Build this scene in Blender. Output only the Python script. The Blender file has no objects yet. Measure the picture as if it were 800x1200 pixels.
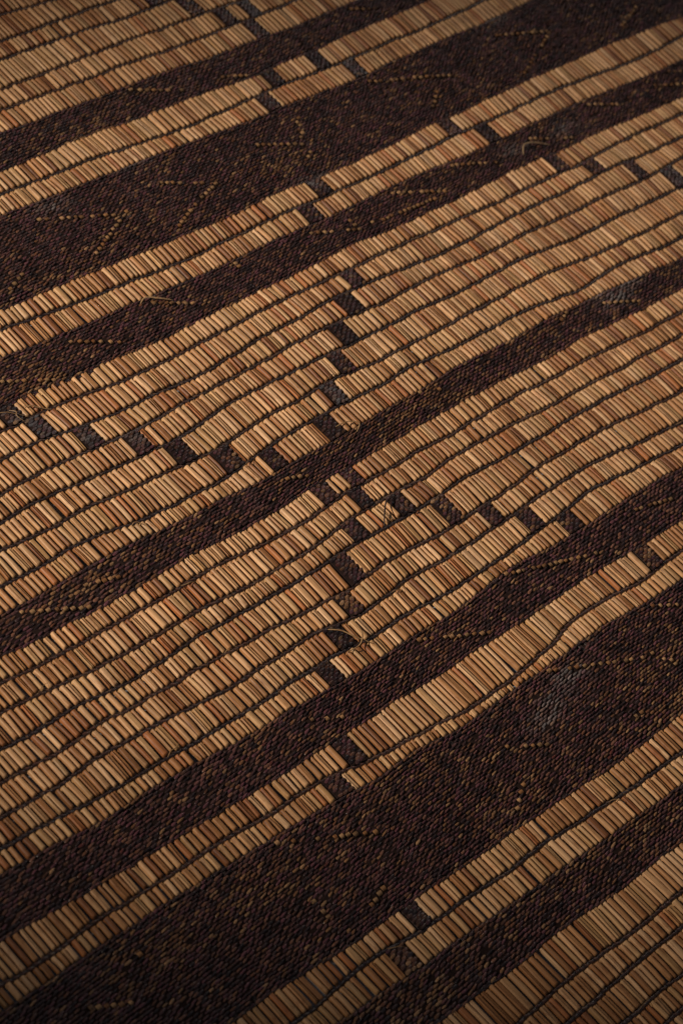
import bpy, math
import numpy as np

rng = np.random.default_rng(11)
MM = 0.001
scene = bpy.context.scene
col = scene.collection

# ---------------------------------------------------------------- camera
ROT = (((0.6814579, -0.6715297, 0.2909692), (0.3748843, 0.66175, 0.6492678), (-0.6285514, -0.3333689, 0.7027007)))
cam_d = bpy.data.cameras.new('camera')
cam = bpy.data.objects.new('camera', cam_d)
col.objects.link(cam)
scene.camera = cam
from mathutils import Matrix, Vector
cam.matrix_world = Matrix.Translation((-0.970, -0.520, 1.0015)) @ Matrix(ROT).transposed().to_4x4()
cam_d.sensor_fit = 'HORIZONTAL'
cam_d.sensor_width = 24.0
cam_d.lens = 3262.0 / 800 * 24.0
cam_d.clip_start = 0.05
cam_d.clip_end = 50
cam_d.dof.use_dof = True
cam_d.dof.focus_distance = 1.385
cam_d.dof.aperture_fstop = 15.0

# ---------------------------------------------------------------- world, lamps, exposure
world = bpy.data.worlds.new('World')
scene.world = world
world.use_nodes = True
bg = world.node_tree.nodes['Background']
bg.inputs[0].default_value = (0.85, 0.88, 1.0, 1)
bg.inputs[1].default_value = 0.065

def aim(o, target):
    o.rotation_euler = (Vector(target) - o.location).to_track_quat('-Z', 'Y').to_euler()

ld = bpy.data.lights.new('studio_spot', 'SPOT')
ld.energy = 310
ld.shadow_soft_size = 0.06
ld.spot_size = math.radians(18.9)
ld.spot_blend = 1.0
ld.color = (1.0, 0.89, 0.76)
lamp = bpy.data.objects.new('studio_spot', ld)
lamp.location = (-2.0, 1.15, 1.22)
aim(lamp, (0.045, -0.035, 0.0))
col.objects.link(lamp)

bd = bpy.data.lights.new('back_fill', 'AREA')  # soft fill lamp added opposite the spot, puts sheen and glints on the stitches
bd.shape = 'RECTANGLE'; bd.size = 0.45; bd.size_y = 0.35
bd.energy = 1.3
bd.color = (1.0, 0.86, 0.76)
back = bpy.data.objects.new('back_fill', bd)
back.location = (1.15, 0.75, 1.15)
aim(back, (0.02, -0.02, 0.0))
col.objects.link(back)

vs = scene.view_settings
vs.view_transform = 'Standard'
vs.look = 'None'
vs.exposure = 0.0
vs.gamma = 1.0
vs.use_curve_mapping = False

# ---------------------------------------------------------------- weave layout, in millimetres on the mat
# each line runs along the mat (u), giving how far up the mat (v) it lies: l.. = thin cord, e.. = edge of a broad leather band
EDGES = {
    'l0': [(13.4,337.0),(28.4,335.4),(53.4,333.7)],
    'l1': [(-2.4,319.0),(23.9,317.9),(50.8,318.4),(76.3,318.1),(94.1,317.1)],
    'l2': [(-13.1,306.2),(23.0,305.3),(51.3,305.0),(83.2,302.6),(123.4,304.5)],
    'l3': [(-29.8,286.1),(1.9,285.8),(35.5,286.7),(69.5,287.1),(94.2,286.1),(120.3,285.5),(147.1,285.7),(167.3,285.5)],
    'l4': [(-41.1,272.6),(-2.7,271.3),(26.8,271.3),(55.5,271.3),(88.3,269.6),(130.9,269.9),(160.5,270.5),(194.6,271.1),(201.7,270.7)],
    'e5': [(-54.0,257.0),(-22.6,257.0),(9.7,256.9),(42.8,256.9),(92.7,255.3),(144.7,253.7),(171.2,253.0),(200.5,253.9),(236.1,254.9)],
    'e6': [(-75.2,231.6),(-54.8,232.3),(-18.4,234.1),(5.8,233.6),(20.8,232.1),(54.0,231.7),(88.1,231.3),(121.5,229.2),(138.7,230.5),(158.6,229.9),(175.1,230.1),(203.3,232.0),(237.2,232.6),(263.3,233.5),(286.4,234.1)],
    'l7': [(-86.6,217.8),(-51.8,217.3),(-20.2,217.3),(6.2,215.6),(54.8,213.8),(81.4,215.0),(109.1,216.0),(127.5,216.5),(160.8,215.5),(187.0,215.4),(220.3,215.9),(255.5,215.8),(286.0,216.5),(317.3,219.0)],
    'e8': [(-97.0,205.2),(-67.1,204.5),(-36.3,203.8),(-4.3,203.6),(45.2,203.3),(69.5,202.2),(95.3,201.3),(118.5,201.9),(148.9,201.0),(179.0,199.7),(206.1,201.8),(246.0,202.7),(285.9,202.5),(328.9,204.1),(351.9,205.8)],
    'e9': [(-143.8,149.0),(-122.0,149.0),(-103.6,149.5),(-77.2,148.2),(-53.7,147.9),(-43.5,147.2),(-6.7,146.5),(17.3,145.9),(43.7,146.7),(63.9,148.4),(83.8,147.3),(97.1,146.4),(118.7,146.3),(150.4,146.4),(195.8,148.7),(212.4,147.6),(243.3,149.2),(270.3,149.6),(305.3,150.0),(333.6,150.4),(352.7,150.7),(397.9,149.5),(426.0,148.9),(440.5,147.2)],
    'l10': [(-151.8,139.4),(-117.8,136.3),(-91.8,134.9),(-65.6,134.4),(-43.3,133.2),(-13.4,132.1),(5.8,133.6),(31.4,133.7),(60.9,134.4),(80.8,133.2),(104.4,133.4),(136.7,132.9),(174.6,133.3),(203.4,135.3),(220.2,134.9),(255.0,135.4),(296.5,135.9),(336.7,134.1),(378.0,132.3),(425.5,134.5)],
    'e11': [(-165.2,123.2),(-138.3,122.7),(-108.3,120.9),(-77.4,121.1),(-47.1,119.9),(-23.1,120.0),(1.8,120.0),(19.3,120.9),(41.3,121.2),(66.1,119.6),(77.3,120.2),(98.8,120.5),(124.9,121.1),(170.0,120.1),(198.0,119.0),(215.2,119.0),(238.2,119.8),(259.3,120.7),(301.5,121.6),(325.2,120.2),(361.9,118.3),(406.0,117.9)],
    'e12': [(-187.9,95.9),(-179.0,96.4),(-158.6,96.7),(-134.5,94.0),(-116.1,94.5),(-101.6,93.7),(-80.2,92.2),(-58.8,93.0),(-35.6,93.8),(-6.2,93.9),(27.8,94.3),(56.5,95.5),(73.3,96.9),(98.1,94.5),(124.9,94.4),(153.4,94.6),(181.4,94.5),(212.3,95.8),(239.5,95.1),(252.7,94.6),(292.0,94.5),(333.0,93.2),(376.6,93.1)],
    'l13': [(-199.2,82.4),(-187.7,82.6),(-171.4,83.6),(-146.9,83.1),(-114.1,79.7),(-87.9,80.2),(-62.4,80.8),(-37.6,81.3),(-17.2,82.2),(7.6,82.4),(38.6,82.8),(59.3,82.8),(86.8,83.3),(122.2,82.5),(145.4,82.0),(167.5,81.4),(196.3,80.9),(237.2,80.6),(254.7,79.6),(277.2,81.3),(320.2,82.1),(363.3,81.7)],
    'l14': [(-211.0,68.1),(-184.0,68.8),(-163.4,66.0),(-149.6,65.1),(-127.5,64.5),(-100.5,64.2),(-73.2,63.4),(-49.2,65.4),(-31.7,66.8),(-1.9,67.0),(28.8,69.3),(45.1,69.8),(72.1,68.8),(92.9,68.1),(116.4,66.1),(142.5,66.2),(162.5,67.3),(182.8,68.3),(215.0,67.7),(241.0,67.3),(272.1,67.9),(302.5,66.7),(345.6,66.7)],
    'l15': [(-225.9,50.3),(-196.7,51.8),(-168.7,51.2),(-154.6,50.6),(-140.3,50.1),(-119.0,50.5),(-98.5,52.9),(-76.7,52.8),(-44.2,53.6),(-15.6,54.8),(11.4,55.0),(26.9,54.9),(57.2,54.0),(87.4,55.7),(111.8,54.7),(136.7,53.6),(148.2,52.5),(167.3,53.9),(205.4,53.2),(244.7,52.4),(284.0,50.6),(329.5,53.0)],
    'l16': [(-237.6,36.2),(-221.1,38.2),(-202.9,38.0),(-181.6,36.3),(-153.3,35.4),(-124.2,34.6),(-103.0,36.4),(-84.4,39.8),(-56.9,40.1),(-24.8,39.7),(-5.3,39.3),(9.1,38.9),(42.1,39.0),(69.9,40.7),(99.2,39.1),(124.8,38.9),(152.6,40.2),(174.0,38.8),(206.2,36.0),(234.7,36.3),(267.0,35.8),(308.0,34.8)],
    'l17': [(-248.4,23.2),(-222.9,21.0),(-192.0,22.3),(-166.4,20.7),(-137.0,20.5),(-127.8,19.3),(-109.6,19.2),(-91.6,20.0),(-73.6,22.4),(-40.8,23.1),(-19.8,24.4),(-6.6,24.4),(24.9,21.9),(43.4,23.0),(66.4,23.4),(98.0,24.0),(134.9,23.9),(159.2,23.8),(184.8,22.4),(209.8,20.0),(247.3,18.8),(289.4,19.1)],
    'l18': [(-262.7,5.9),(-243.5,5.1),(-217.4,6.6),(-201.1,6.0),(-181.8,3.2),(-157.6,1.6),(-135.3,1.2),(-113.3,2.0),(-90.0,5.0),(-66.6,8.3),(-41.1,8.1),(-17.1,9.0),(11.4,8.4),(30.5,10.3),(49.4,10.4),(72.8,9.0),(100.7,9.2),(119.7,9.7),(148.5,7.0),(179.9,3.9),(201.4,7.0),(233.9,7.1),(244.5,4.2),(273.1,5.2)],
    'e19': [(-273.8,-7.4),(-247.4,-7.9),(-226.2,-6.8),(-204.9,-6.8),(-190.3,-6.4),(-162.9,-8.2),(-141.9,-8.0),(-125.3,-7.6),(-103.6,-9.3),(-92.5,-8.9),(-76.8,-7.6),(-46.9,-7.9),(-33.1,-7.3),(-2.9,-5.7),(11.4,-5.0),(37.8,-4.3),(57.8,-2.0),(79.0,-2.3),(106.4,-2.7),(134.4,-2.4),(167.6,-3.6),(193.8,-4.7),(218.9,-5.8),(258.2,-7.5)],
    'e20': [(-290.2,-27.1),(-272.3,-29.0),(-251.7,-28.8),(-232.8,-30.4),(-211.0,-29.8),(-189.6,-29.4),(-165.8,-27.5),(-145.3,-29.2),(-122.5,-29.4),(-105.2,-28.8),(-84.0,-26.3),(-65.8,-25.8),(-43.4,-26.2),(-22.2,-24.9),(0.2,-24.1),(17.6,-23.8),(35.7,-23.1),(59.3,-23.0),(84.2,-23.3),(110.1,-24.6),(145.6,-23.3),(173.3,-24.9),(195.3,-26.3),(236.0,-26.3)],
    'l21': [(-299.8,-38.7),(-275.3,-40.7),(-248.1,-40.5),(-220.6,-40.6),(-194.9,-40.5),(-169.8,-39.6),(-147.5,-39.9),(-134.3,-41.9),(-114.1,-41.3),(-93.9,-41.7),(-81.2,-39.7),(-69.6,-37.7),(-57.1,-38.0),(-35.5,-38.0),(-9.0,-36.4),(16.3,-37.1),(39.8,-36.0),(71.8,-34.8),(103.2,-36.3),(130.9,-36.4),(158.7,-37.7),(180.5,-39.2),(221.1,-38.9)],
    'l22': [(-310.9,-52.0),(-285.7,-53.0),(-260.9,-55.3),(-234.9,-56.8),(-209.3,-56.4),(-187.2,-55.5),(-166.5,-57.1),(-148.9,-57.4),(-126.0,-56.9),(-107.3,-56.8),(-83.0,-53.2),(-70.6,-51.7),(-49.7,-52.2),(-38.7,-51.1),(-16.3,-52.1),(7.4,-48.9),(31.6,-49.0),(56.3,-49.2),(87.1,-50.9),(119.4,-50.1),(146.3,-52.0),(166.4,-51.5),(205.4,-52.3)],
    'l23': [(-324.2,-68.0),(-307.8,-68.1),(-292.8,-68.8),(-275.3,-66.9),(-260.1,-69.8),(-246.5,-69.9),(-226.3,-70.2),(-205.4,-67.8),(-185.2,-67.7),(-159.2,-68.3),(-136.9,-68.2),(-112.9,-67.6),(-91.2,-66.0),(-70.4,-66.3),(-47.4,-66.2),(-36.0,-66.0),(-12.3,-64.5),(6.6,-62.8),(23.0,-63.7),(40.6,-63.8),(66.8,-64.1),(96.1,-62.9),(123.5,-63.3),(150.5,-65.3),(188.8,-66.3)],
    'l24': [(-336.4,-82.6),(-323.8,-82.8),(-313.7,-83.0),(-305.5,-83.6),(-287.2,-82.5),(-272.1,-80.4),(-257.6,-82.4),(-230.2,-82.7),(-210.2,-82.3),(-195.2,-82.9),(-173.0,-82.9),(-152.9,-83.7),(-129.8,-85.0),(-108.9,-85.8),(-80.8,-83.0),(-60.2,-83.2),(-32.9,-84.4),(-8.4,-82.3),(3.9,-81.8),(21.6,-81.5),(46.5,-78.1),(64.8,-79.2),(86.8,-77.9),(112.0,-78.8),(132.2,-81.1),(169.3,-82.8)],
    'l25': [(-348.3,-97.0),(-330.2,-97.6),(-313.6,-98.0),(-299.3,-96.5),(-289.4,-95.3),(-269.8,-96.2),(-249.8,-96.4),(-223.8,-98.4),(-202.9,-99.3),(-187.2,-98.0),(-165.3,-97.9),(-143.3,-96.9),(-132.8,-98.8),(-114.1,-100.5),(-97.0,-99.2),(-78.0,-96.2),(-58.7,-97.7),(-38.7,-97.6),(-17.4,-96.6),(6.5,-95.4),(38.6,-93.1),(62.8,-92.8),(81.4,-92.6),(114.4,-96.6),(150.8,-98.5)],
    'l26': [(-359.1,-109.9),(-341.2,-110.7),(-322.7,-111.6),(-305.1,-113.4),(-284.9,-113.3),(-267.8,-113.3),(-245.1,-114.3),(-224.1,-114.0),(-203.0,-114.7),(-182.6,-112.8),(-160.2,-113.1),(-148.9,-112.0),(-130.5,-113.8),(-111.7,-113.8),(-90.3,-112.6),(-59.8,-114.6),(-29.3,-112.9),(-11.7,-112.4),(11.8,-109.9),(38.1,-108.6),(57.7,-105.2),(74.7,-106.4),(100.9,-108.4),(136.8,-110.4)],
    'e27': [(-367.4,-120.0),(-352.2,-120.8),(-331.7,-122.1),(-314.3,-124.0),(-293.5,-122.9),(-272.9,-122.0),(-253.1,-123.1),(-233.6,-124.3),(-213.1,-125.4),(-197.7,-124.4),(-174.2,-125.7),(-164.2,-126.4),(-148.8,-126.1),(-123.4,-125.4),(-102.3,-124.4),(-75.0,-124.8),(-42.5,-122.1),(-19.6,-119.8),(4.5,-121.1),(26.9,-121.9),(57.9,-121.2),(83.3,-120.3),(105.9,-120.4),(122.5,-122.5)],
    'e28': [(-390.1,-147.2),(-372.4,-147.6),(-354.3,-148.5),(-336.0,-148.9),(-317.0,-149.4),(-293.3,-149.5),(-271.1,-149.9),(-250.8,-150.5),(-237.0,-150.8),(-219.6,-151.5),(-209.0,-151.2),(-187.8,-150.5),(-172.8,-150.3),(-147.8,-149.6),(-124.9,-149.6),(-100.4,-149.2),(-75.7,-148.4),(-50.8,-148.7),(-19.4,-148.0),(11.6,-146.4),(29.1,-146.7),(47.8,-148.1),(60.5,-147.9),(92.7,-147.8)],
    'l29': [(-403.1,-162.9),(-392.2,-164.2),(-373.8,-163.7),(-360.8,-163.0),(-347.1,-161.6),(-328.4,-162.3),(-302.2,-162.2),(-282.0,-161.7),(-261.3,-161.7),(-249.0,-163.4),(-228.0,-163.3),(-208.7,-162.9),(-202.3,-163.5),(-184.6,-166.5),(-167.4,-169.0),(-137.8,-170.1),(-109.1,-172.7),(-88.6,-171.7),(-75.5,-171.7),(-56.4,-169.4),(-37.9,-167.9),(-24.4,-163.1),(-9.6,-162.2),(11.1,-162.6),(35.5,-165.1),(56.7,-162.6),(75.8,-162.2)],
    'e30': [(-411.6,-173.2),(-394.5,-173.7),(-375.0,-172.6),(-362.4,-172.3),(-337.8,-173.0),(-317.4,-171.6),(-298.8,-173.1),(-278.5,-172.7),(-258.8,-173.8),(-238.1,-173.8),(-217.9,-175.3),(-208.4,-175.7),(-193.0,-176.8),(-176.8,-178.3),(-165.4,-176.1),(-143.8,-175.9),(-126.8,-178.7),(-101.3,-177.5),(-80.7,-176.5),(-55.7,-176.1),(-28.4,-174.8),(-6.5,-173.8),(22.8,-176.1),(59.7,-175.8)],
    'e31': [(-330.7,-234.5),(-315.3,-233.7),(-289.3,-234.5),(-270.4,-236.0),(-249.6,-236.5),(-235.5,-236.6),(-213.2,-235.9),(-191.2,-236.4),(-169.0,-236.7),(-144.9,-236.1),(-113.7,-236.8),(-89.8,-237.0),(-70.6,-237.7),(-47.7,-237.3),(-11.0,-235.8)],
    'l32': [(-304.7,-250.6),(-282.9,-248.8),(-259.9,-246.8),(-245.9,-247.0),(-230.0,-249.5),(-212.9,-249.9),(-189.9,-249.5),(-160.5,-250.6),(-133.7,-249.1),(-113.0,-250.7),(-89.1,-251.1),(-65.2,-252.5),(-53.6,-251.3),(-30.1,-252.0)],
    'e33': [(-288.4,-261.6),(-274.9,-261.9),(-260.9,-261.9),(-248.0,-263.2),(-233.7,-263.2),(-211.5,-262.8),(-192.4,-263.3),(-174.7,-263.9),(-143.6,-263.9),(-112.6,-264.9),(-79.5,-264.9),(-45.8,-265.3)],
    'e34': [(-252.1,-287.8),(-237.9,-288.0),(-224.5,-289.1),(-202.0,-289.2),(-169.7,-287.6),(-147.4,-288.5),(-124.2,-289.5),(-99.0,-288.7),(-72.7,-288.1)],
    'l35': [(-215.5,-310.0),(-191.9,-307.8),(-168.8,-307.5),(-145.4,-308.2),(-130.1,-308.8),(-121.2,-307.9),(-95.2,-307.3)],
    'l36': [(-197.1,-323.5),(-169.6,-322.2),(-143.5,-320.5),(-111.1,-320.7)],
    'l37': [(-176.0,-338.9),(-155.9,-337.9),(-131.4,-338.0)],
    'l38': [(-159.3,-350.7),(-145.8,-350.2)],
}
SQUARES = [
    ('l1', 109.0, 308.1),
    ('l2', 125.5, 295.1),
    ('l3', 139.8, 278.7),
    ('l3', 159.4, 278.6),
    ('l4', 149.3, 260.9),
    ('e6', 129.3, 221.5),
    ('e6', 167.1, 221.9),
    ('l7', 110.7, 207.1),
    ('l7', 184.7, 205.5),
    ('e9', 89.4, 139.9),
    ('e9', 203.9, 141.6),
    ('l10', 70.2, 125.2),
    ('l10', 223.8, 125.7),
    ('e12', 245.4, 87.3),
    ('l13', 265.8, 73.4),
    ('l14', 286.5, 60.1),
    ('l15', 307.8, 44.1),
    ('l13', 52.9, 76.3),
    ('l14', 35.5, 62.2),
    ('l15', 16.6, 45.8),
    ('l16', -2.4, 31.4),
    ('l17', -21.8, 15.7),
    ('l18', -39.5, -1.0),
    ('l18', -84.3, -1.5),
    ('l13', -177.6, 75.7),
    ('l14', -161.7, 57.2),
    ('l15', -140.7, 43.0),
    ('l16', -122.2, 26.8),
    ('l17', -103.5, 11.8),
    ('e20', -77.5, -33.3),
    ('e20', -53.7, -35.9),
    ('l21', -61.4, -46.3),
    ('l22', -79.8, -59.6),
    ('l22', -43.5, -59.7),
    ('l23', -99.3, -76.1),
    ('l23', -24.6, -73.1),
    ('l24', -117.6, -90.2),
    ('l24', -3.8, -88.3),
    ('l25', -137.1, -104.9),
    ('l25', 13.8, -101.6),
    ('l26', -157.5, -120.2),
    ('l26', 32.4, -115.6),
    ('e28', -180.7, -157.2),
    ('e28', 53.8, -154.9),
    ('l29', -200.3, -170.5),
    ('e31', -221.3, -242.7),
    ('l32', -240.3, -256.1),
]
FIGURES = [
    [(-82.4,193.7),(-36.4,174.7)],
    [(-30.1,176.0),(-68.4,158.2)],
    [(-131.5,158.1),(-113.7,165.3)],
    [(1.7,184.7),(32.1,169.2)],
    [(33.1,169.5),(11.7,163.1),(-12.9,152.6)],
    [(78.6,183.6),(112.3,169.3)],
    [(119.4,190.1),(108.6,176.6)],
    [(108.6,167.0),(92.2,157.4)],
    [(184.0,194.9),(240.9,174.9)],
    [(221.2,169.5),(203.4,157.6)],
    [(293.4,190.3),(334.0,177.7)],
    [(333.8,176.0),(286.2,155.3)],
    [(221.7,249.8),(239.0,242.3)],
    [(415.8,169.0),(386.6,159.0)],
    [(39.7,253.4),(48.8,248.5),(70.5,238.5)],
    [(98.5,238.8),(117.0,232.0)],
    [(-131.4,118.4),(-98.3,101.0)],
    [(-70.6,118.3),(-38.1,101.6)],
    [(-176.1,110.1),(-149.4,97.2)],
    [(-0.1,117.2),(1.2,114.4)],
    [(54.9,115.2),(88.2,102.5)],
    [(86.1,111.2),(83.1,99.6)],
    [(93.6,104.4),(106.4,102.8),(148.6,100.9)],
    [(124.7,117.3),(160.5,101.5)],
    [(176.6,117.0),(212.4,103.1)],
    [(241.9,112.2),(278.0,96.8)],
    [(305.1,117.3),(338.7,101.8)],
    [(362.8,109.9),(386.1,101.1)],
    [(384.0,114.5),(395.6,109.2)],
    [(-270.2,-9.5),(-232.5,-27.5)],
    [(-231.1,-14.4),(-208.3,-20.3)],
    [(-89.7,-14.5),(-75.3,-19.2)],
    [(24.0,-6.2),(45.3,-12.6)],
    [(141.5,-8.3),(158.5,-2.0)],
    [(169.9,-7.1),(201.4,-21.0)],
    [(-189.5,-134.1),(-171.0,-142.5)],
    [(-103.1,-127.1),(-69.9,-141.8),(-57.0,-148.2)],
    [(-28.6,-121.8),(29.4,-138.8)],
    [(-252.3,-175.8),(-200.0,-201.5)],
    [(-221.2,-222.5),(-236.4,-227.3)],
    [(-257.2,-209.9),(-258.4,-222.6)],
    [(-56.2,-178.3),(-19.2,-194.3),(0.4,-201.7)],
    [(15.1,-173.5),(40.9,-186.8)],
    [(-111.0,-198.7),(-86.5,-212.1)],
    [(-119.1,-219.2),(-135.6,-229.3)],
    [(-38.9,-223.7),(-29.9,-223.1)],
    [(1.3,-200.9),(9.5,-212.3)],
    [(-338.8,-182.8),(-346.2,-188.2)],
    [(70.5,-128.3),(100.4,-134.8)],
    [(-382.1,-192.1),(-361.4,-202.5)],
]
WORN = [(-65.7,-193.1),(-48.5,-186.7),(-77.7,-198.0),(182.5,-2.8),(205.7,-6.9),(188.6,-11.3),(-2.0,206.3),(-165.3,58.5),(-135.1,45.9),(-66.7,197.7),(87.7,145.4),(226.3,108.8),(274.0,108.0),(309.7,201.7)]
GOLD = [(-149.4,-263.5),(-112.2,-264.6),(-77.6,-269.1),(-202.8,-267.5),(-243.4,-272.7),(-9.5,-207.2),(5.5,-203.4),(114.7,-1.9),(33.7,-17.0),(139.5,0.2),(-273.3,-263.1),(-4.8,240.2),(-276.1,-192.2),(-330.7,-188.1),(-86.6,153.0),(-269.5,-276.0),(2.2,-14.1),(-158.7,103.5),(-226.7,-15.7),(-170.9,-17.0),(83.7,167.0),(-16.3,-228.3),(-131.2,-223.4),(-119.8,-271.3),(-168.6,-188.1)]
TANGLE = [(-187.9,95.9),(-191.6,84.7),(-182.3,83.6),(-187.9,92.6),(-183.8,80.5),(-148.4,74.5),(-130.4,88.4)]
FIB = [(-43.8,-54.2),(-53.6,-55.4),(-62.0,-62.5),(-65.0,-66.1),(-139.4,-101.1),(-134.7,-105.7),(-132.4,-112.6),(-124.7,-106.7),(-36.2,-8.3),(-32.2,-2.3),(-71.0,117.8),(-67.1,118.7),(-62.0,113.9),(236.8,89.0),(253.7,80.9),(267.8,83.2)]
# [[894.47957841 474.41088601]] [[853.9366851  433.26858931]]

# rows carried on past what is seen, out to the bound ends of the mat
for name, v in (('x0', 430), ('x1', 413), ('l2a', 398), ('l2b', 383), ('l2c', 367), ('l2d', 351),
                ('l3a', -366), ('l3b', -381), ('l3c', -396), ('l3d', -410), ('x2', -425), ('x3', -440)):
    EDGES[name] = [(-500, v), (500, v)]
ORDER = ['x0', 'x1', 'l2a', 'l2b', 'l2c', 'l2d', 'l0', 'l1', 'l2', 'l3', 'l4', 'e5', 'e6', 'l7', 'e8', 'e9', 'l10', 'e11',
         'e12', 'l13', 'l14', 'l15', 'l16', 'l17', 'l18', 'e19', 'e20', 'l21', 'l22', 'l23', 'l24', 'l25', 'l26', 'e27',
         'e28', 'l29', 'e30', 'e31', 'l32', 'e33', 'e34', 'l35', 'l36', 'l37', 'l38', 'l3a', 'l3b', 'l3c', 'l3d', 'x2', 'x3']
BANDS = [('x0', 'x1'), ('e5', 'e6'), ('e8', 'e9'), ('e11', 'e12'), ('e19', 'e20'), ('e27', 'e28'), ('e30', 'e31'), ('e33', 'e34'), ('x2', 'x3')]
U_A, U_B, PITCH = -535.0, 560.0, 3.65

# ---------------------------------------------------------------- smooth random fields
def make_noise(seed, n=256):
    g = np.random.default_rng(seed).random((n, n))
    def f(x, y):
        x = np.asarray(x, float); y = np.asarray(y, float)
        xi = np.floor(x).astype(int); yi = np.floor(y).astype(int)
        fx = x - xi; fy = y - yi
        fx = fx * fx * (3 - 2 * fx); fy = fy * fy * (3 - 2 * fy)
        a = g[xi % n, yi % n]; b = g[(xi + 1) % n, yi % n]; c = g[xi % n, (yi + 1) % n]; d = g[(xi + 1) % n, (yi + 1) % n]
        return (a * (1 - fx) + b * fx) * (1 - fy) + (c * (1 - fx) + d * fx) * fy - 0.5
    return f
N1, N2, N3, N4 = make_noise(1), make_noise(2), make_noise(3), make_noise(4)

def lift(u, v):
    """gentle unevenness of the whole mat, mm"""
    return 2.4 * (N1(np.asarray(u) / 95.0, np.asarray(v) / 60.0)) + 0.9 * N2(np.asarray(u) / 28.0, np.asarray(v) / 17.0) + 1.7

GU = np.arange(-600, 621, 1.0)
LINE = {}
kern = np.exp(-0.5 * (np.arange(-24, 25) / 6.0) ** 2); kern /= kern.sum()
for n_i, name in enumerate(ORDER):
    p = sorted(EDGES[name])
    y = np.interp(GU, [a for a, _ in p], [b for _, b in p])
    y = np.convolve(np.pad(y, 24, mode='edge'), kern, 'valid')
    y = y + 0.8 * N3(GU / 9.0, n_i * 7.3) + 0.5 * N4(GU / 3.7, n_i * 5.1)
    out = (GU < p[0][0]) | (GU > p[-1][0])
    y = y + np.where(out, 3.0 * N4(GU / 60.0, n_i * 3.3), 0) * np.clip(np.minimum(abs(GU - p[0][0]), abs(GU - p[-1][0])) / 60.0, 0, 1)
    LINE[name] = y
for a, b in zip(ORDER[:-1], ORDER[1:]):
    gap = 15.0 if (a, b) in BANDS else 5.0
    LINE[b] = np.minimum(LINE[b], LINE[a] - gap)
def at(name, u):
    return np.interp(u, GU, LINE[name])

# ---------------------------------------------------------------- materials
def new_mat(name):
    m = bpy.data.materials.new(name); m.use_nodes = True
    nt = m.node_tree; b = nt.nodes['Principled BSDF']
    return m, nt, b
def attr(nt):
    a = nt.nodes.new('ShaderNodeAttribute'); a.attribute_name = 'Col'; return a
def mapping(nt, scale):
    t = nt.nodes.new('ShaderNodeTexCoord'); mp = nt.nodes.new('ShaderNodeMapping')
    mp.inputs['Scale'].default_value = scale
    nt.links.new(t.outputs['Object'], mp.inputs['Vector']); return mp
def noise(nt, mp, scale=1.0, detail=3.0, rough=0.6):
    n = nt.nodes.new('ShaderNodeTexNoise'); n.inputs['Scale'].default_value = scale
    n.inputs['Detail'].default_value = detail; n.inputs['Roughness'].default_value = rough
    nt.links.new(mp.outputs[0], n.inputs['Vector']); return n
def ramp(nt, src, stops):
    r = nt.nodes.new('ShaderNodeValToRGB')
    while len(r.color_ramp.elements) < len(stops): r.color_ramp.elements.new(0.5)
    for e, (p, c) in zip(r.color_ramp.elements, stops):
        e.position = p; e.color = (c[0], c[1], c[2], 1)
    nt.links.new(src, r.inputs[0]); return r
def mul(nt, a, b, f=1.0, mode='MULTIPLY'):
    m = nt.nodes.new('ShaderNodeMix'); m.data_type = 'RGBA'; m.blend_type = mode; m.inputs[0].default_value = f
    nt.links.new(a, m.inputs[6]); nt.links.new(b, m.inputs[7]); return m

# dry reed: a colour per exposed length, fine fibres along the reed, scattered dark flecks
reed_m, nt, b = new_mat('dry_reed')
a = attr(nt)
fib = noise(nt, mapping(nt, (2600, 70, 1200)), 1.0, 4.0, 0.65)
fr = ramp(nt, fib.outputs[0], [(0.30, (0.50, 0.42, 0.37)), (0.50, (1, 1, 1)), (0.72, (1.28, 1.27, 1.24))])
blot = noise(nt, mapping(nt, (420, 130, 420)), 1.0, 3.0, 0.6)
br = ramp(nt, blot.outputs[0], [(0.28, (0.55, 0.36, 0.24)), (0.46, (1, 1, 1)), (0.8, (1.1, 1.08, 1.02))])
m1 = mul(nt, a.outputs['Color'], fr.outputs[0]); m2 = mul(nt, m1.outputs[2], br.outputs[0], 0.75)
nt.links.new(m2.outputs[2], b.inputs['Base Color'])
b.inputs['Roughness'].default_value = 0.50
b.inputs['Specular IOR Level'].default_value = 0.40
bp = nt.nodes.new('ShaderNodeBump'); bp.inputs['Strength'].default_value = 0.35; bp.inputs['Distance'].default_value = 0.0004
nt.links.new(fib.outputs[0], bp.inputs['Height']); nt.links.new(bp.outputs[0], b.inputs['Normal'])

# worn dark leather thong
leather_m, nt, b = new_mat('dark_leather')
a = attr(nt)
g = noise(nt, mapping(nt, (900, 900, 900)), 1.0, 3.0, 0.6)
gr = ramp(nt, g.outputs[0], [(0.3, (0.6, 0.6, 0.6)), (0.7, (1.5, 1.45, 1.4))])
m1 = mul(nt, a.outputs['Color'], gr.outputs[0])
nt.links.new(m1.outputs[2], b.inputs['Base Color'])
b.inputs['Roughness'].default_value = 0.30
b.inputs['Specular IOR Level'].default_value = 0.65
bp = nt.nodes.new('ShaderNodeBump'); bp.inputs['Strength'].default_value = 0.4; bp.inputs['Distance'].default_value = 0.0004
nt.links.new(g.outputs[0], bp.inputs['Height']); nt.links.new(bp.outputs[0], b.inputs['Normal'])

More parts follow.
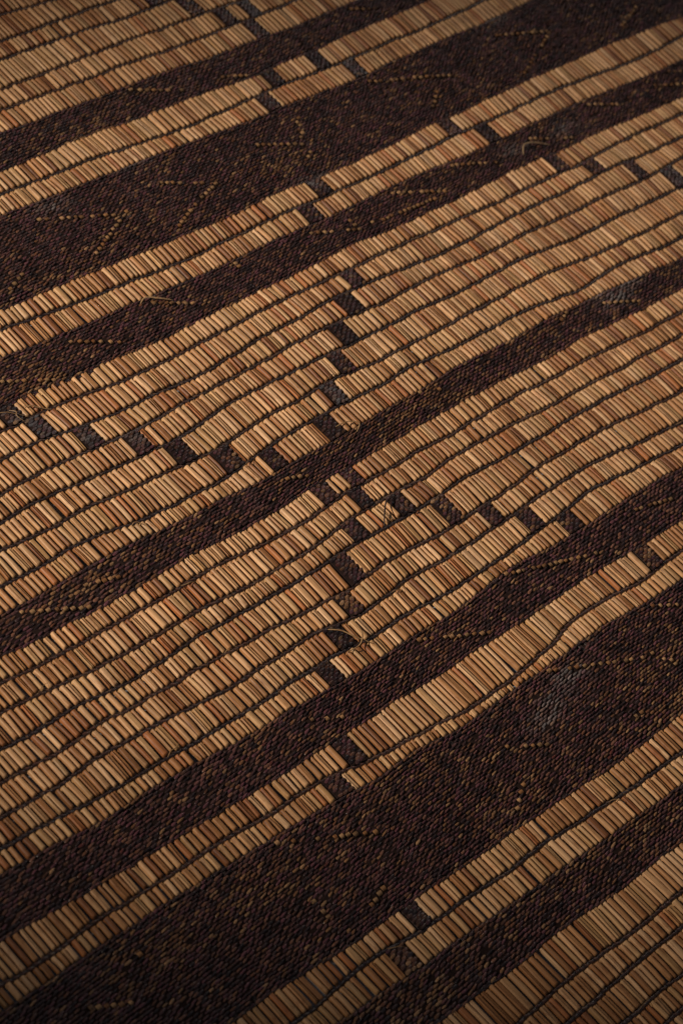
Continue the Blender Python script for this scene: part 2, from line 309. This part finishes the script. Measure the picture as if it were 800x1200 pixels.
# matt underside of the leather, seen between the stitches
hide_m, nt, b = new_mat('matt_hide')
g = noise(nt, mapping(nt, (700, 700, 700)), 1.0, 3.0, 0.6)
gr = ramp(nt, g.outputs[0], [(0.3, (0.012, 0.007, 0.006)), (0.7, (0.030, 0.016, 0.013))])
nt.links.new(gr.outputs[0], b.inputs['Base Color'])
b.inputs['Roughness'].default_value = 0.9
b.inputs['Specular IOR Level'].default_value = 0.1

# pale slate floor seen in the widest gaps
floor_m, nt, b = new_mat('slate_floor')
g = noise(nt, mapping(nt, (30, 30, 30)), 1.0, 6.0, 0.6)
gr = ramp(nt, g.outputs[0], [(0.3, (0.20, 0.215, 0.24)), (0.7, (0.27, 0.285, 0.31))])
nt.links.new(gr.outputs[0], b.inputs['Base Color'])
b.inputs['Roughness'].default_value = 0.8

# ---------------------------------------------------------------- mesh helpers
def mesh_from(name, verts, quads, cols=None, smooth=True, mat=None, tris=None):
    me = bpy.data.meshes.new(name)
    verts = np.asarray(verts, np.float32) ; quads = np.asarray(quads, np.int32)
    me.vertices.add(len(verts)); me.vertices.foreach_set('co', verts.ravel())
    me.loops.add(quads.size); me.loops.foreach_set('vertex_index', quads.ravel())
    me.polygons.add(len(quads))
    me.polygons.foreach_set('loop_start', np.arange(0, quads.size, 4, dtype=np.int32))
    me.polygons.foreach_set('use_smooth', np.full(len(quads), smooth))
    me.update(calc_edges=True); me.validate()
    if cols is not None:
        ca = me.color_attributes.new('Col', 'FLOAT_COLOR', 'POINT')
        c = np.ones((len(verts), 4), np.float32); c[:, :3] = cols
        ca.data.foreach_set('color', c.ravel())
    if mat: me.materials.append(mat)
    return me
def obj(name, me, parent=None, **props):
    o = bpy.data.objects.new(name, me); col.objects.link(o)
    if parent is not None: o.parent = parent
    for k, v in props.items(): o[k] = v
    return o
def grid_quads(nr, nc, base=0):
    i = np.arange(nr - 1)[:, None] * nc + np.arange(nc - 1)[None, :] + base
    return np.stack([i, i + 1, i + nc + 1, i + nc], -1).reshape(-1, 4)

# ---------------------------------------------------------------- floor under the mat
S = 3.0
fm = mesh_from('floor', [(-S, -S, 0), (S, -S, 0), (S, S, 0), (-S, S, 0)], [(0, 1, 2, 3)], smooth=False, mat=floor_m)
floor = obj('floor', fm, kind='structure')

mat_root = bpy.data.objects.new('reed_mat', None); col.objects.link(mat_root)
mat_root['label'] = 'flat striped mat of tan reeds bound by dark leather cords and broad stitched leather bands'
mat_root['category'] = 'mat'

# ---------------------------------------------------------------- reeds
REED_PAL = np.array([(0.60, 0.375, 0.195), (0.52, 0.310, 0.150), (0.44, 0.235, 0.100), (0.35, 0.170, 0.066), (0.54, 0.345, 0.170),
                     (0.64, 0.425, 0.240), (0.46, 0.280, 0.125), (0.24, 0.100, 0.038), (0.38, 0.155, 0.055)])
REED_W = np.array([0.17, 0.17, 0.17, 0.15, 0.10, 0.07, 0.08, 0.04, 0.05])
widths = np.clip(rng.normal(1.0, 0.18, 300), 0.65, 1.4)
widths *= (U_B - U_A) / widths.sum()
RU = U_A + np.cumsum(widths) - widths / 2        # reed centres
REED_PAL = REED_PAL * np.array((0.93, 0.835, 0.755))
DYED = np.array((0.030, 0.017, 0.014))
ANG = np.radians([180, 152, 122, 88, 56, 27, 0])
CX = np.sign(np.cos(ANG)) * np.abs(np.cos(ANG)) ** 0.74
CZ = np.sin(ANG) ** 0.62
GROOVE = np.array([0, 0, 0, 1.0, 0, 0, 0])
ZB = 0.1

SQUARES.append(('e12', -187.5, 88.0))  # added dark square stands in for the shaded hole at the left edge
UNDER = set()
for name, uc, vc in SQUARES:
    j = int(np.argmin(abs(RU - uc)))
    UNDER |= {(name, j - 1), (name, j), (name, j + 1)}
def row_ok(a, b): return (a, b) not in BANDS
for i in range(300):
    u0 = RU[i]; w0 = widths[i] * rng.uniform(0.60, 0.77)
    tone = rng.normal(0, 0.05)
    groove = []
    rings = []   # (u, v, halfwidth, height, colour)
    for a, bb in zip(ORDER[:-1], ORDER[1:]):
        va = float(at(a, u0)); vb = float(at(bb, u0))
        if not row_ok(a, bb):
            n = max(2, int((va - vb) / 9))
            for k in range(n + 1):
                rings.append((u0, va - 0.4 - (va - vb - 0.8) * k / n, w0 * 0.44, 0.95, DYED))
            continue
        ha = 1.42 if a[0] == 'l' else 0.35
        hb = 1.42 if bb[0] == 'l' else 0.35
        ta = va - ha + rng.normal(0, 0.2); tb = vb + hb + rng.normal(0, 0.2)
        if a == 'e12' and -198 < u0 < -128 and i % 2: ta -= 2.3 + rng.normal(0, 0.25)
        c = REED_PAL[rng.choice(len(REED_PAL), p=REED_W)] * (1 + tone + rng.normal(0, 0.07))
        c2 = c * (1 + rng.normal(0, 0.05))
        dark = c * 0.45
        if (a, i) in UNDER:
            c = DYED; hhk = 0.55
        else:
            hhk = 1.0
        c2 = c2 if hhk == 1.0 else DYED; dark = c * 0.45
        du = rng.normal(0, 0.16); du2 = du + rng.normal(0, 0.20) + 0.010 * (ta - tb) * rng.normal()
        hw = w0 * 0.5 * rng.uniform(0.82, 1.12); hh = 2.15 * hhk * rng.uniform(0.86, 1.10); g0 = len(rings)
        if rng.random() < 0.035: hw *= 0.72; du += 0.4; du2 += 0.4
        if rng.random() < 0.03: hh *= 0.6
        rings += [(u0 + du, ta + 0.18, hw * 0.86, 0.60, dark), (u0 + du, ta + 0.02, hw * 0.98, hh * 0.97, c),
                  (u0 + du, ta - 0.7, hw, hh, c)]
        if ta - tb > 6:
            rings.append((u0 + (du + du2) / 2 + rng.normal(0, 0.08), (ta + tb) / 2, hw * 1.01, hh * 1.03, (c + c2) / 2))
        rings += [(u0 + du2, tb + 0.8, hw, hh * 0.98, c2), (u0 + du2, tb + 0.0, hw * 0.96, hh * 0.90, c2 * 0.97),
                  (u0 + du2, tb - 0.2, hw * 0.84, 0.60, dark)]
        gd = rng.uniform(0.35, 0.7) if rng.random() < 0.27 else 0.0
        groove += [0.0] * (g0 - len(groove)) + [0.0] + [gd] * (len(rings) - g0 - 2) + [0.0]
    GR = np.array(groove + [0.0] * (len(rings) - len(groove)))
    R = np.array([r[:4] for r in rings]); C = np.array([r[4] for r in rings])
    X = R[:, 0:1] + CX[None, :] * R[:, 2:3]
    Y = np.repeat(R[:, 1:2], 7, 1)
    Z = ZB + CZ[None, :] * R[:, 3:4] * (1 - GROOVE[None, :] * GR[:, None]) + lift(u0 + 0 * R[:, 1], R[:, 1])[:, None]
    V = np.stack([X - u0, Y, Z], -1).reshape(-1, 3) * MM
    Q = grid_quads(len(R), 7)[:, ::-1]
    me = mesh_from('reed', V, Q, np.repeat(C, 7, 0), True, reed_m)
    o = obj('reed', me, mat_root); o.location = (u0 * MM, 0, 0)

# ---------------------------------------------------------------- stitches
WT = np.array([-1.0, -0.5, 0.45, 1.0]); WB = np.array([0.45, 1.0, 1.0, 0.4]); WH = np.array([0.0, 0.85, 1.0, 0.2])
def stitch_mesh(name, u, v, a, bw, h, zb, slant, cols, across=None, tile=False):
    """thong loops: u,v centres; a half length; bw half width; h arch; along u, or along v where across is true"""
    n = len(u)
    WT_, WB_, WH_, WC_ = WT, WB, WH, np.array([0.2, 1.0, 0.2])
    if tile: WT_, WB_, WH_, WC_ = np.array([-1, -0.8, 0.8, 1.0]), np.array([0.9, 1, 1, 0.9]), np.array([-1.0, 1, 1, -1.0]), np.array([0.55, 1.0, 0.55])
    T = WT_[None, :, None]; W = np.array([-1.0, 0.0, 1.0])[None, None, :]
    lx = a[:, None, None] * T + 0 * W
    ly = bw[:, None, None] * WB_[None, :, None] * W + slant[:, None, None] * a[:, None, None] * T
    lz = h[:, None, None] * WH_[None, :, None] * WC_[None, None, :]
    if across is not None:
        s = across[:, None, None]
        lx, ly = np.where(s, -ly, lx), np.where(s, lx, ly)
    X = u[:, None, None] + lx; Y = v[:, None, None] + ly
    Z = zb[:, None, None] + lz + lift(X, Y)
    V = np.stack([X, Y, Z], -1).reshape(-1, 3) * MM
    q = grid_quads(4, 3)
    Q = (q[None] + (np.arange(n) * 12)[:, None, None]).reshape(-1, 4)
    return mesh_from(name, V, Q, np.repeat(cols, 12, 0), True, leather_m)

LEATHER = np.array([(0.084, 0.034, 0.030), (0.062, 0.027, 0.025), (0.118, 0.052, 0.032), (0.084, 0.030, 0.036), (0.030, 0.016, 0.016)])
GOLDC = np.array([(0.16, 0.072, 0.032), (0.21, 0.105, 0.046), (0.13, 0.052, 0.026), (0.28, 0.155, 0.075)])
def gauss(u, v, pts, su, sv):
    g = np.zeros_like(u)
    for k_, (a, b) in enumerate(pts):
        g = np.maximum(g, (1.0 if pts is not WORN or k_ < 6 else 0.8) * np.exp(-0.5 * (((u - a) / su) ** 2 + ((v - b) / sv) ** 2)))
    return g
def leather_cols(u, v, gold=1.0):
    n = len(u)
    c = LEATHER[rng.integers(0, len(LEATHER), n)] * rng.uniform(0.55, 1.6, n)[:, None]
    cloud = np.clip(N3(u / 22.0, v / 9.0) * 2.0 + N4(u / 60.0, v / 30.0), 0, 1)
    p = 0.07 + 0.16 * cloud + 0.42 * gauss(u, v, GOLD, 22, 7)
    pick = rng.random(n) < p * gold
    c[pick] = GOLDC[rng.integers(0, 4, n)][pick] * rng.uniform(0.6, 1.2, n)[pick, None]
    red = rng.random(n) < 0.006
    c[red] = np.array((0.085, 0.024, 0.018))
    w = gauss(u, v, WORN, 8, 3.5)
    w = np.clip(w * rng.uniform(0.05, 1.4, n) , 0, 1)[:, None] * 0.55
    return c * (1 - w) + np.array((0.25, 0.225, 0.215)) * w

# which cells of a band are light figures: along every drawn line, one exposed reed tile per reed
FIG = []
for line in FIGURES:
    line = np.array(line, float)
    for (a0, b0), (a1, b1) in zip(line[:-1], line[1:]):
        L_ = math.hypot(a1 - a0, b1 - b0)
        if abs(a1 - a0) > abs(b1 - b0):
            lo, hi = sorted((a0, a1))
            for r in RU[(RU >= lo) & (RU <= hi)]:
                t = (r - a0) / (a1 - a0); FIG.append((r, b0 + (b1 - b0) * t))
        else:
            n = max(1, int(L_ / 3.0))
            for k in range(n + 1):
                uu = a0 + (a1 - a0) * k / n; FIG.append((RU[np.argmin(abs(RU - uu))], b0 + (b1 - b0) * k / n))
FIG = np.array(FIG)
FIG = FIG[rng.random(len(FIG)) < 0.84]

def sheet(name, top, bot, z, nv, edge=0.0, parent=None, ustep=3.0, u_rng=None, colr=(0.012, 0.009, 0.009)):
    uu = np.arange(U_A, U_B + 0.01, ustep) if u_rng is None else np.linspace(*u_rng)
    T = at(top, uu) + edge; B = at(bot, uu) - edge
    f = np.linspace(0, 1, nv)[:, None]
    Y = T[None] * (1 - f) + B[None] * f; X = np.repeat(uu[None], nv, 0)
    Z = z + lift(X, Y)
    Z[0] -= 0.9; Z[-1] -= 0.9
    V = np.stack([X, Y, Z], -1).reshape(-1, 3) * MM
    me = mesh_from(name, V, grid_quads(nv, len(uu))[:, ::-1], np.tile(np.array(colr), (len(V), 1)), True, hide_m)
    return obj(name, me, parent)

SP = 1.8
for top, bot in BANDS:
    band = sheet('leather_band', top, bot, 1.25, 9, 0.3, mat_root)
    hgt = float(np.mean(at(top, GU) - at(bot, GU)))
    n = int(round(hgt / SP))
    us, vv = [], []
    for j in range(n):
        f = (j + 0.5) / n
        u = RU + (0.36 * (j % 3)) * widths + rng.normal(0, 0.28, 300)
        v = at(top, u) * (1 - f) + at(bot, u) * f + rng.normal(0, 0.16, 300) + 0.5 * N2(u / 11.0, np.full(300, j * 0.35))
        us.append(u); vv.append(v)
    u = np.concatenate(us); v = np.concatenate(vv)
    keep = rng.random(len(u)) > 0.012
    fig = FIG[(FIG[:, 1] < at(top, FIG[:, 0]) - 1) & (FIG[:, 1] > at(bot, FIG[:, 0]) + 1)] if len(FIG) else FIG
    for a_, b_ in fig:
        keep &= ~((abs(u - a_) < 1.7) & (abs(v - b_) < 1.2))
    u = u[keep]; v = v[keep]; n_ = len(u)
    loc_h = (at(top, u) - at(bot, u)) / n
    cols = leather_cols(u, v)
    obj('stitch', stitch_mesh('stitch', u, v, rng.uniform(1.7, 2.6, n_), loc_h * rng.uniform(0.26, 0.40, n_),
                              rng.uniform(0.75, 1.25, n_), np.full(n_, 1.15) + rng.normal(0, 0.1, n_), rng.uniform(0.02, 0.28, n_), cols),
        band, kind='stuff')
    if len(fig):
        m_ = len(fig)
        fc = REED_PAL[rng.integers(0, 5, m_)] * rng.uniform(0.30, 0.9, m_)[:, None]
        me = stitch_mesh('exposed_reed', fig[:, 0], fig[:, 1] + rng.normal(0, 0.15, m_), rng.uniform(0.95, 1.35, m_), rng.uniform(1.0, 1.45, m_),
                         rng.uniform(0.5, 0.9, m_), np.full(m_, 1.6), rng.uniform(-0.1, 0.1, m_), fc, np.full(m_, True), True)
        me.materials.clear(); me.materials.append(reed_m)
        obj('exposed_reed', me, band, kind='stuff', label='small tan squares of bare reed forming zigzag lines')

# ---------------------------------------------------------------- cords between neighbouring rows, and the cord that edges each band
def cord(name, centre, hw, z, h, seed):
    step = PITCH / 4.0
    uu = np.arange(U_A, U_B, step)
    Wc = np.array([-1.0, -0.6, -0.15, 0.3, 0.7, 1.0])
    vary = 1 + 0.5 * N3(uu / 14.0, seed * 1.7) + 0.3 * N1(uu / 5.0, seed * 2.9)
    X = np.repeat(uu[None], 6, 0) + 0.0
    Y = centre(uu)[None] + Wc[:, None] * hw * np.clip(vary, 0.65, 1.35)[None]
    ph = 2 * np.pi * (uu[None] / PITCH + 0.4 * Wc[:, None] + 2.2 * N2(uu[None] / 17.0, seed))
    Z = z + h * (1 - Wc[:, None] ** 2) * (0.68 + 0.32 * np.cos(ph)) + lift(X, Y)
    Z[0] -= 0.8; Z[-1] -= 0.8
    V = np.stack([X, Y, Z], -1).reshape(-1, 3) * MM
    c = np.array([(0.034, 0.017, 0.014), (0.024, 0.014, 0.014), (0.046, 0.021, 0.015)])[rng.integers(0, 3)]
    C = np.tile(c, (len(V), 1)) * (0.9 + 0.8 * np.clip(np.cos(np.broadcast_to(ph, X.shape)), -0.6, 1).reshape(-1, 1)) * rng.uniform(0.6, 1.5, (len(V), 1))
    U = X.ravel(); W_ = Y.ravel()
    spots = rng.random(len(V)) < 0.03 + 0.16 * np.clip(N4(U / 26.0, W_ / 7.0) * 2, 0, 1)
    C[spots] = np.array((0.15, 0.085, 0.045)) * rng.uniform(0.5, 1.1, (spots.sum(), 1))
    w = gauss(U, W_, WORN, 10, 4)[:, None] * rng.uniform(0.2, 0.8, (len(V), 1))
    C = C * (1 - w) + np.array((0.17, 0.16, 0.17)) * w
    return obj(name, mesh_from(name, V, grid_quads(6, len(uu))[:, ::-1], C, True, leather_m), mat_root)
for k, name in enumerate(ORDER):
    if name[0] == 'l':
        cord('leather_cord', lambda u, nm=name: at(nm, u), 1.4, 0.55, 0.9, k + 1.0)
    else:
        s = -0.35 if name in [a for a, _ in BANDS] else 0.35
        cord('band_edging', lambda u, nm=name, s=s: at(nm, u) + s, 0.75, 0.85, 0.7, k + 1.0)

# ---------------------------------------------------------------- small leather squares set in the rows, one standing in for a dark hole
for name, uc, vc in SQUARES:
    nxt = ORDER[ORDER.index(name) + 1]
    j = int(np.argmin(abs(RU - uc)))
    ua = RU[j - 1] - widths[j - 1] * 0.5 - 0.1; ub = RU[j + 1] + widths[j + 1] * 0.5 + 0.1
    f = np.linspace(0, 1, 7)[:, None]; uu = np.linspace(ua, ub, 7)
    T = at(name, uu) - 0.6; B = at(nxt, uu) + 0.6
    X = np.repeat(uu[None], 7, 0); Y = T[None] * (1 - f) + B[None] * f
    edge = np.zeros((7, 7)); edge[:, 0] = edge[:, -1] = 1
    Z = 1.75 - 0.5 * edge + lift(X, Y)
    tint = rng.choice(['brown', 'black', 'grey', 'gold'], p=[0.45, 0.25, 0.15, 0.15])
    me = mesh_from('leather_square', np.stack([X, Y, Z], -1).reshape(-1, 3) * MM, grid_quads(7, 7)[:, ::-1],
                   np.tile(np.array((0.012, 0.010, 0.010)), (49, 1)), True, hide_m)
    sq = obj('leather_square', me, mat_root)
    h = float(T.mean() - B.mean()); n = max(3, int(round(h / 1.6)))
    us, vv = [], []
    for r in range(n):
        k = np.arange(-1, 2) if r % 2 == 0 else np.array([-0.55, 0.55])
        u = RU[j] + k * (ub - ua) / 3.1 + rng.normal(0, 0.25, len(k))
        fr_ = (r + 0.5) / n
        us.append(u); vv.append((at(name, u) - 0.6) * (1 - fr_) + (at(nxt, u) + 0.6) * fr_ + rng.normal(0, 0.15, len(u)))
    u = np.concatenate(us); v = np.concatenate(vv); m = len(u)
    c = leather_cols(u, v, 2.2 if tint == 'gold' else 0.8)
    c = c * 0.66
    if tint == 'black': c = c * 0.55
    if tint == 'grey':
        k = rng.random((m, 1)) * 0.5; c = c * (1 - k) + np.array((0.12, 0.12, 0.125)) * k
    if tint == 'gold':
        k = rng.random(m) < 0.35; c[k] = GOLDC[rng.integers(0, 4, m)][k] * 0.9
    obj('stitch', stitch_mesh('stitch', u, v, rng.uniform(1.5, 2.1, m), np.full(m, 0.5 * h / n) * rng.uniform(0.9, 1.3, m),
                              rng.uniform(0.4, 0.8, m), np.full(m, 1.72), rng.uniform(0.05, 0.3, m), c), sq, kind='stuff')

# checker of little thongs over the ragged first row at the left
us, vv = [], []
for j, u0 in enumerate(RU):
    if -196 < u0 < -122 and j % 2:
        t = float(at('e12', u0)); us += [u0, u0 + 0.3]; vv += [t - 0.7, t - 1.9]
u = np.array(us); v = np.array(vv); m = len(u)
obj('stitch', stitch_mesh('stitch', u, v, np.full(m, 1.6), np.full(m, 0.75), np.full(m, 0.5), np.full(m, 1.0), np.full(m, 0.1),
                          LEATHER[rng.integers(0, 5, m)] * 0.6), mat_root, kind='stuff')

# ---------------------------------------------------------------- loose fibres and thong ends
def fibre(points, r, color, name='loose_fibre', label=None):
    P = np.array(points, float)
    n = 14; t = np.linspace(0, len(P) - 1, n); k = np.minimum(t.astype(int), len(P) - 2)
    Q = []
    for tt, kk in zip(t, k):
        p0, p1, p2, p3 = P[max(kk - 1, 0)], P[kk], P[kk + 1], P[min(kk + 2, len(P) - 1)]
        s = tt - kk
        Q.append(0.5 * ((2 * p1) + (-p0 + p2) * s + (2 * p0 - 5 * p1 + 4 * p2 - p3) * s * s + (-p0 + 3 * p1 - 3 * p2 + p3) * s ** 3))
    Q = np.array(Q); Q[:, 2] += lift(Q[:, 0], Q[:, 1])
    V = []
    for i_, q in enumerate(Q):
        d = Q[min(i_ + 1, n - 1)] - Q[max(i_ - 1, 0)]; d /= np.linalg.norm(d)
        s = np.cross(d, (0, 0, 1.0)); s /= np.linalg.norm(s); w = np.cross(s, d)
        rr = r * (1 - 0.6 * abs(2 * i_ / (n - 1) - 1) ** 3)
        for m_ in range(7):
            an = m_ / 6 * 2 * np.pi
            V.append(q + rr * (np.cos(an) * s + 0.7 * np.sin(an) * w))
    me = mesh_from(name, np.array(V) * MM, grid_quads(n, 7), np.tile(np.array(color), (len(V), 1)), True, reed_m)
    o = obj(name, me, mat_root)
    if label: o['label'] = label
straw = (0.34, 0.20, 0.09)
dk = (0.05, 0.03, 0.024)
fibre([(-43.8, -54.2, 2.2), (-52, -54.4, 4.2), (-60, -60.5, 3.8), (-65.0, -66.1, 2.3)], 0.42, dk, 'leather_thong', 'dark loose thong end curling over the reeds')
fibre([(-43.8, -56.2, 2.4), (-47, -60, 3.6), (-44, -66.5, 3.0), (-39, -69.1, 2.1)], 0.30, dk, 'leather_thong', 'dark loose thong end curling over the reeds')
fibre([(-139.4, -99.1, 2.4), (-134.7, -103.7, 3.8), (-131, -110, 3.6), (-124.7, -117.7, 2.6)], 0.42, straw)
fibre([(-124.7, -104.7, 2.4), (-126, -110, 4.2), (-132, -115, 3.4), (-141, -114.7, 2.4)], 0.40, straw)
fibre([(-30.2, -10.3, 2.2), (-26, -7.3, 4.0), (-31, -3, 3.6), (-38.0, -1.8, 2.2)], 0.40, straw)
fibre([(-72, 117.8, 2.6), (-67.1, 119.4, 3.6), (-60.0, 115.5, 3.2), (-54, 112, 2.4)], 0.5, (0.42, 0.26, 0.13))
fibre([(228, 102, 2.4), (234, 107.5, 3.8), (243, 106, 3.8), (252, 101, 2.5)], 0.6, (0.33, 0.22, 0.12))
for a0, b0, a1, b1, h in ((-194, 94, -180, 84, 3.4), (-186, 92, -184, 82, 3.6), (-178, 91, -166, 82, 2.9)):
    fibre([(a0, b0, 2.3), ((2 * a0 + a1) / 3 + 1, (2 * b0 + b1) / 3, h), ((a0 + 2 * a1) / 3 - 1, (b0 + 2 * b1) / 3 + 1, h * 0.9), (a1, b1, 2.3)],
          rng.uniform(0.25, 0.4), np.array(straw) * 0.75 * rng.uniform(0.7, 1.2))
names = [x for x in ORDER if x[0] == 'l']
for k in range(46):
    nm = names[rng.integers(0, len(names))]; u = rng.uniform(-330, 380); v = float(at(nm, u))
    an = rng.normal(0.1, 0.5); L_ = rng.uniform(5, 13)
    pts = [(u + s * L_ * math.cos(an), v + s * L_ * math.sin(an) * 0.5 + rng.normal(0, 0.5), 2.0 + 1.1 * (1 - (2 * s - 1) ** 2)) for s in (0, 0.33, 0.66, 1)]
    fibre(pts, rng.uniform(0.14, 0.26), np.array(straw) * rng.uniform(0.3, 1.1))
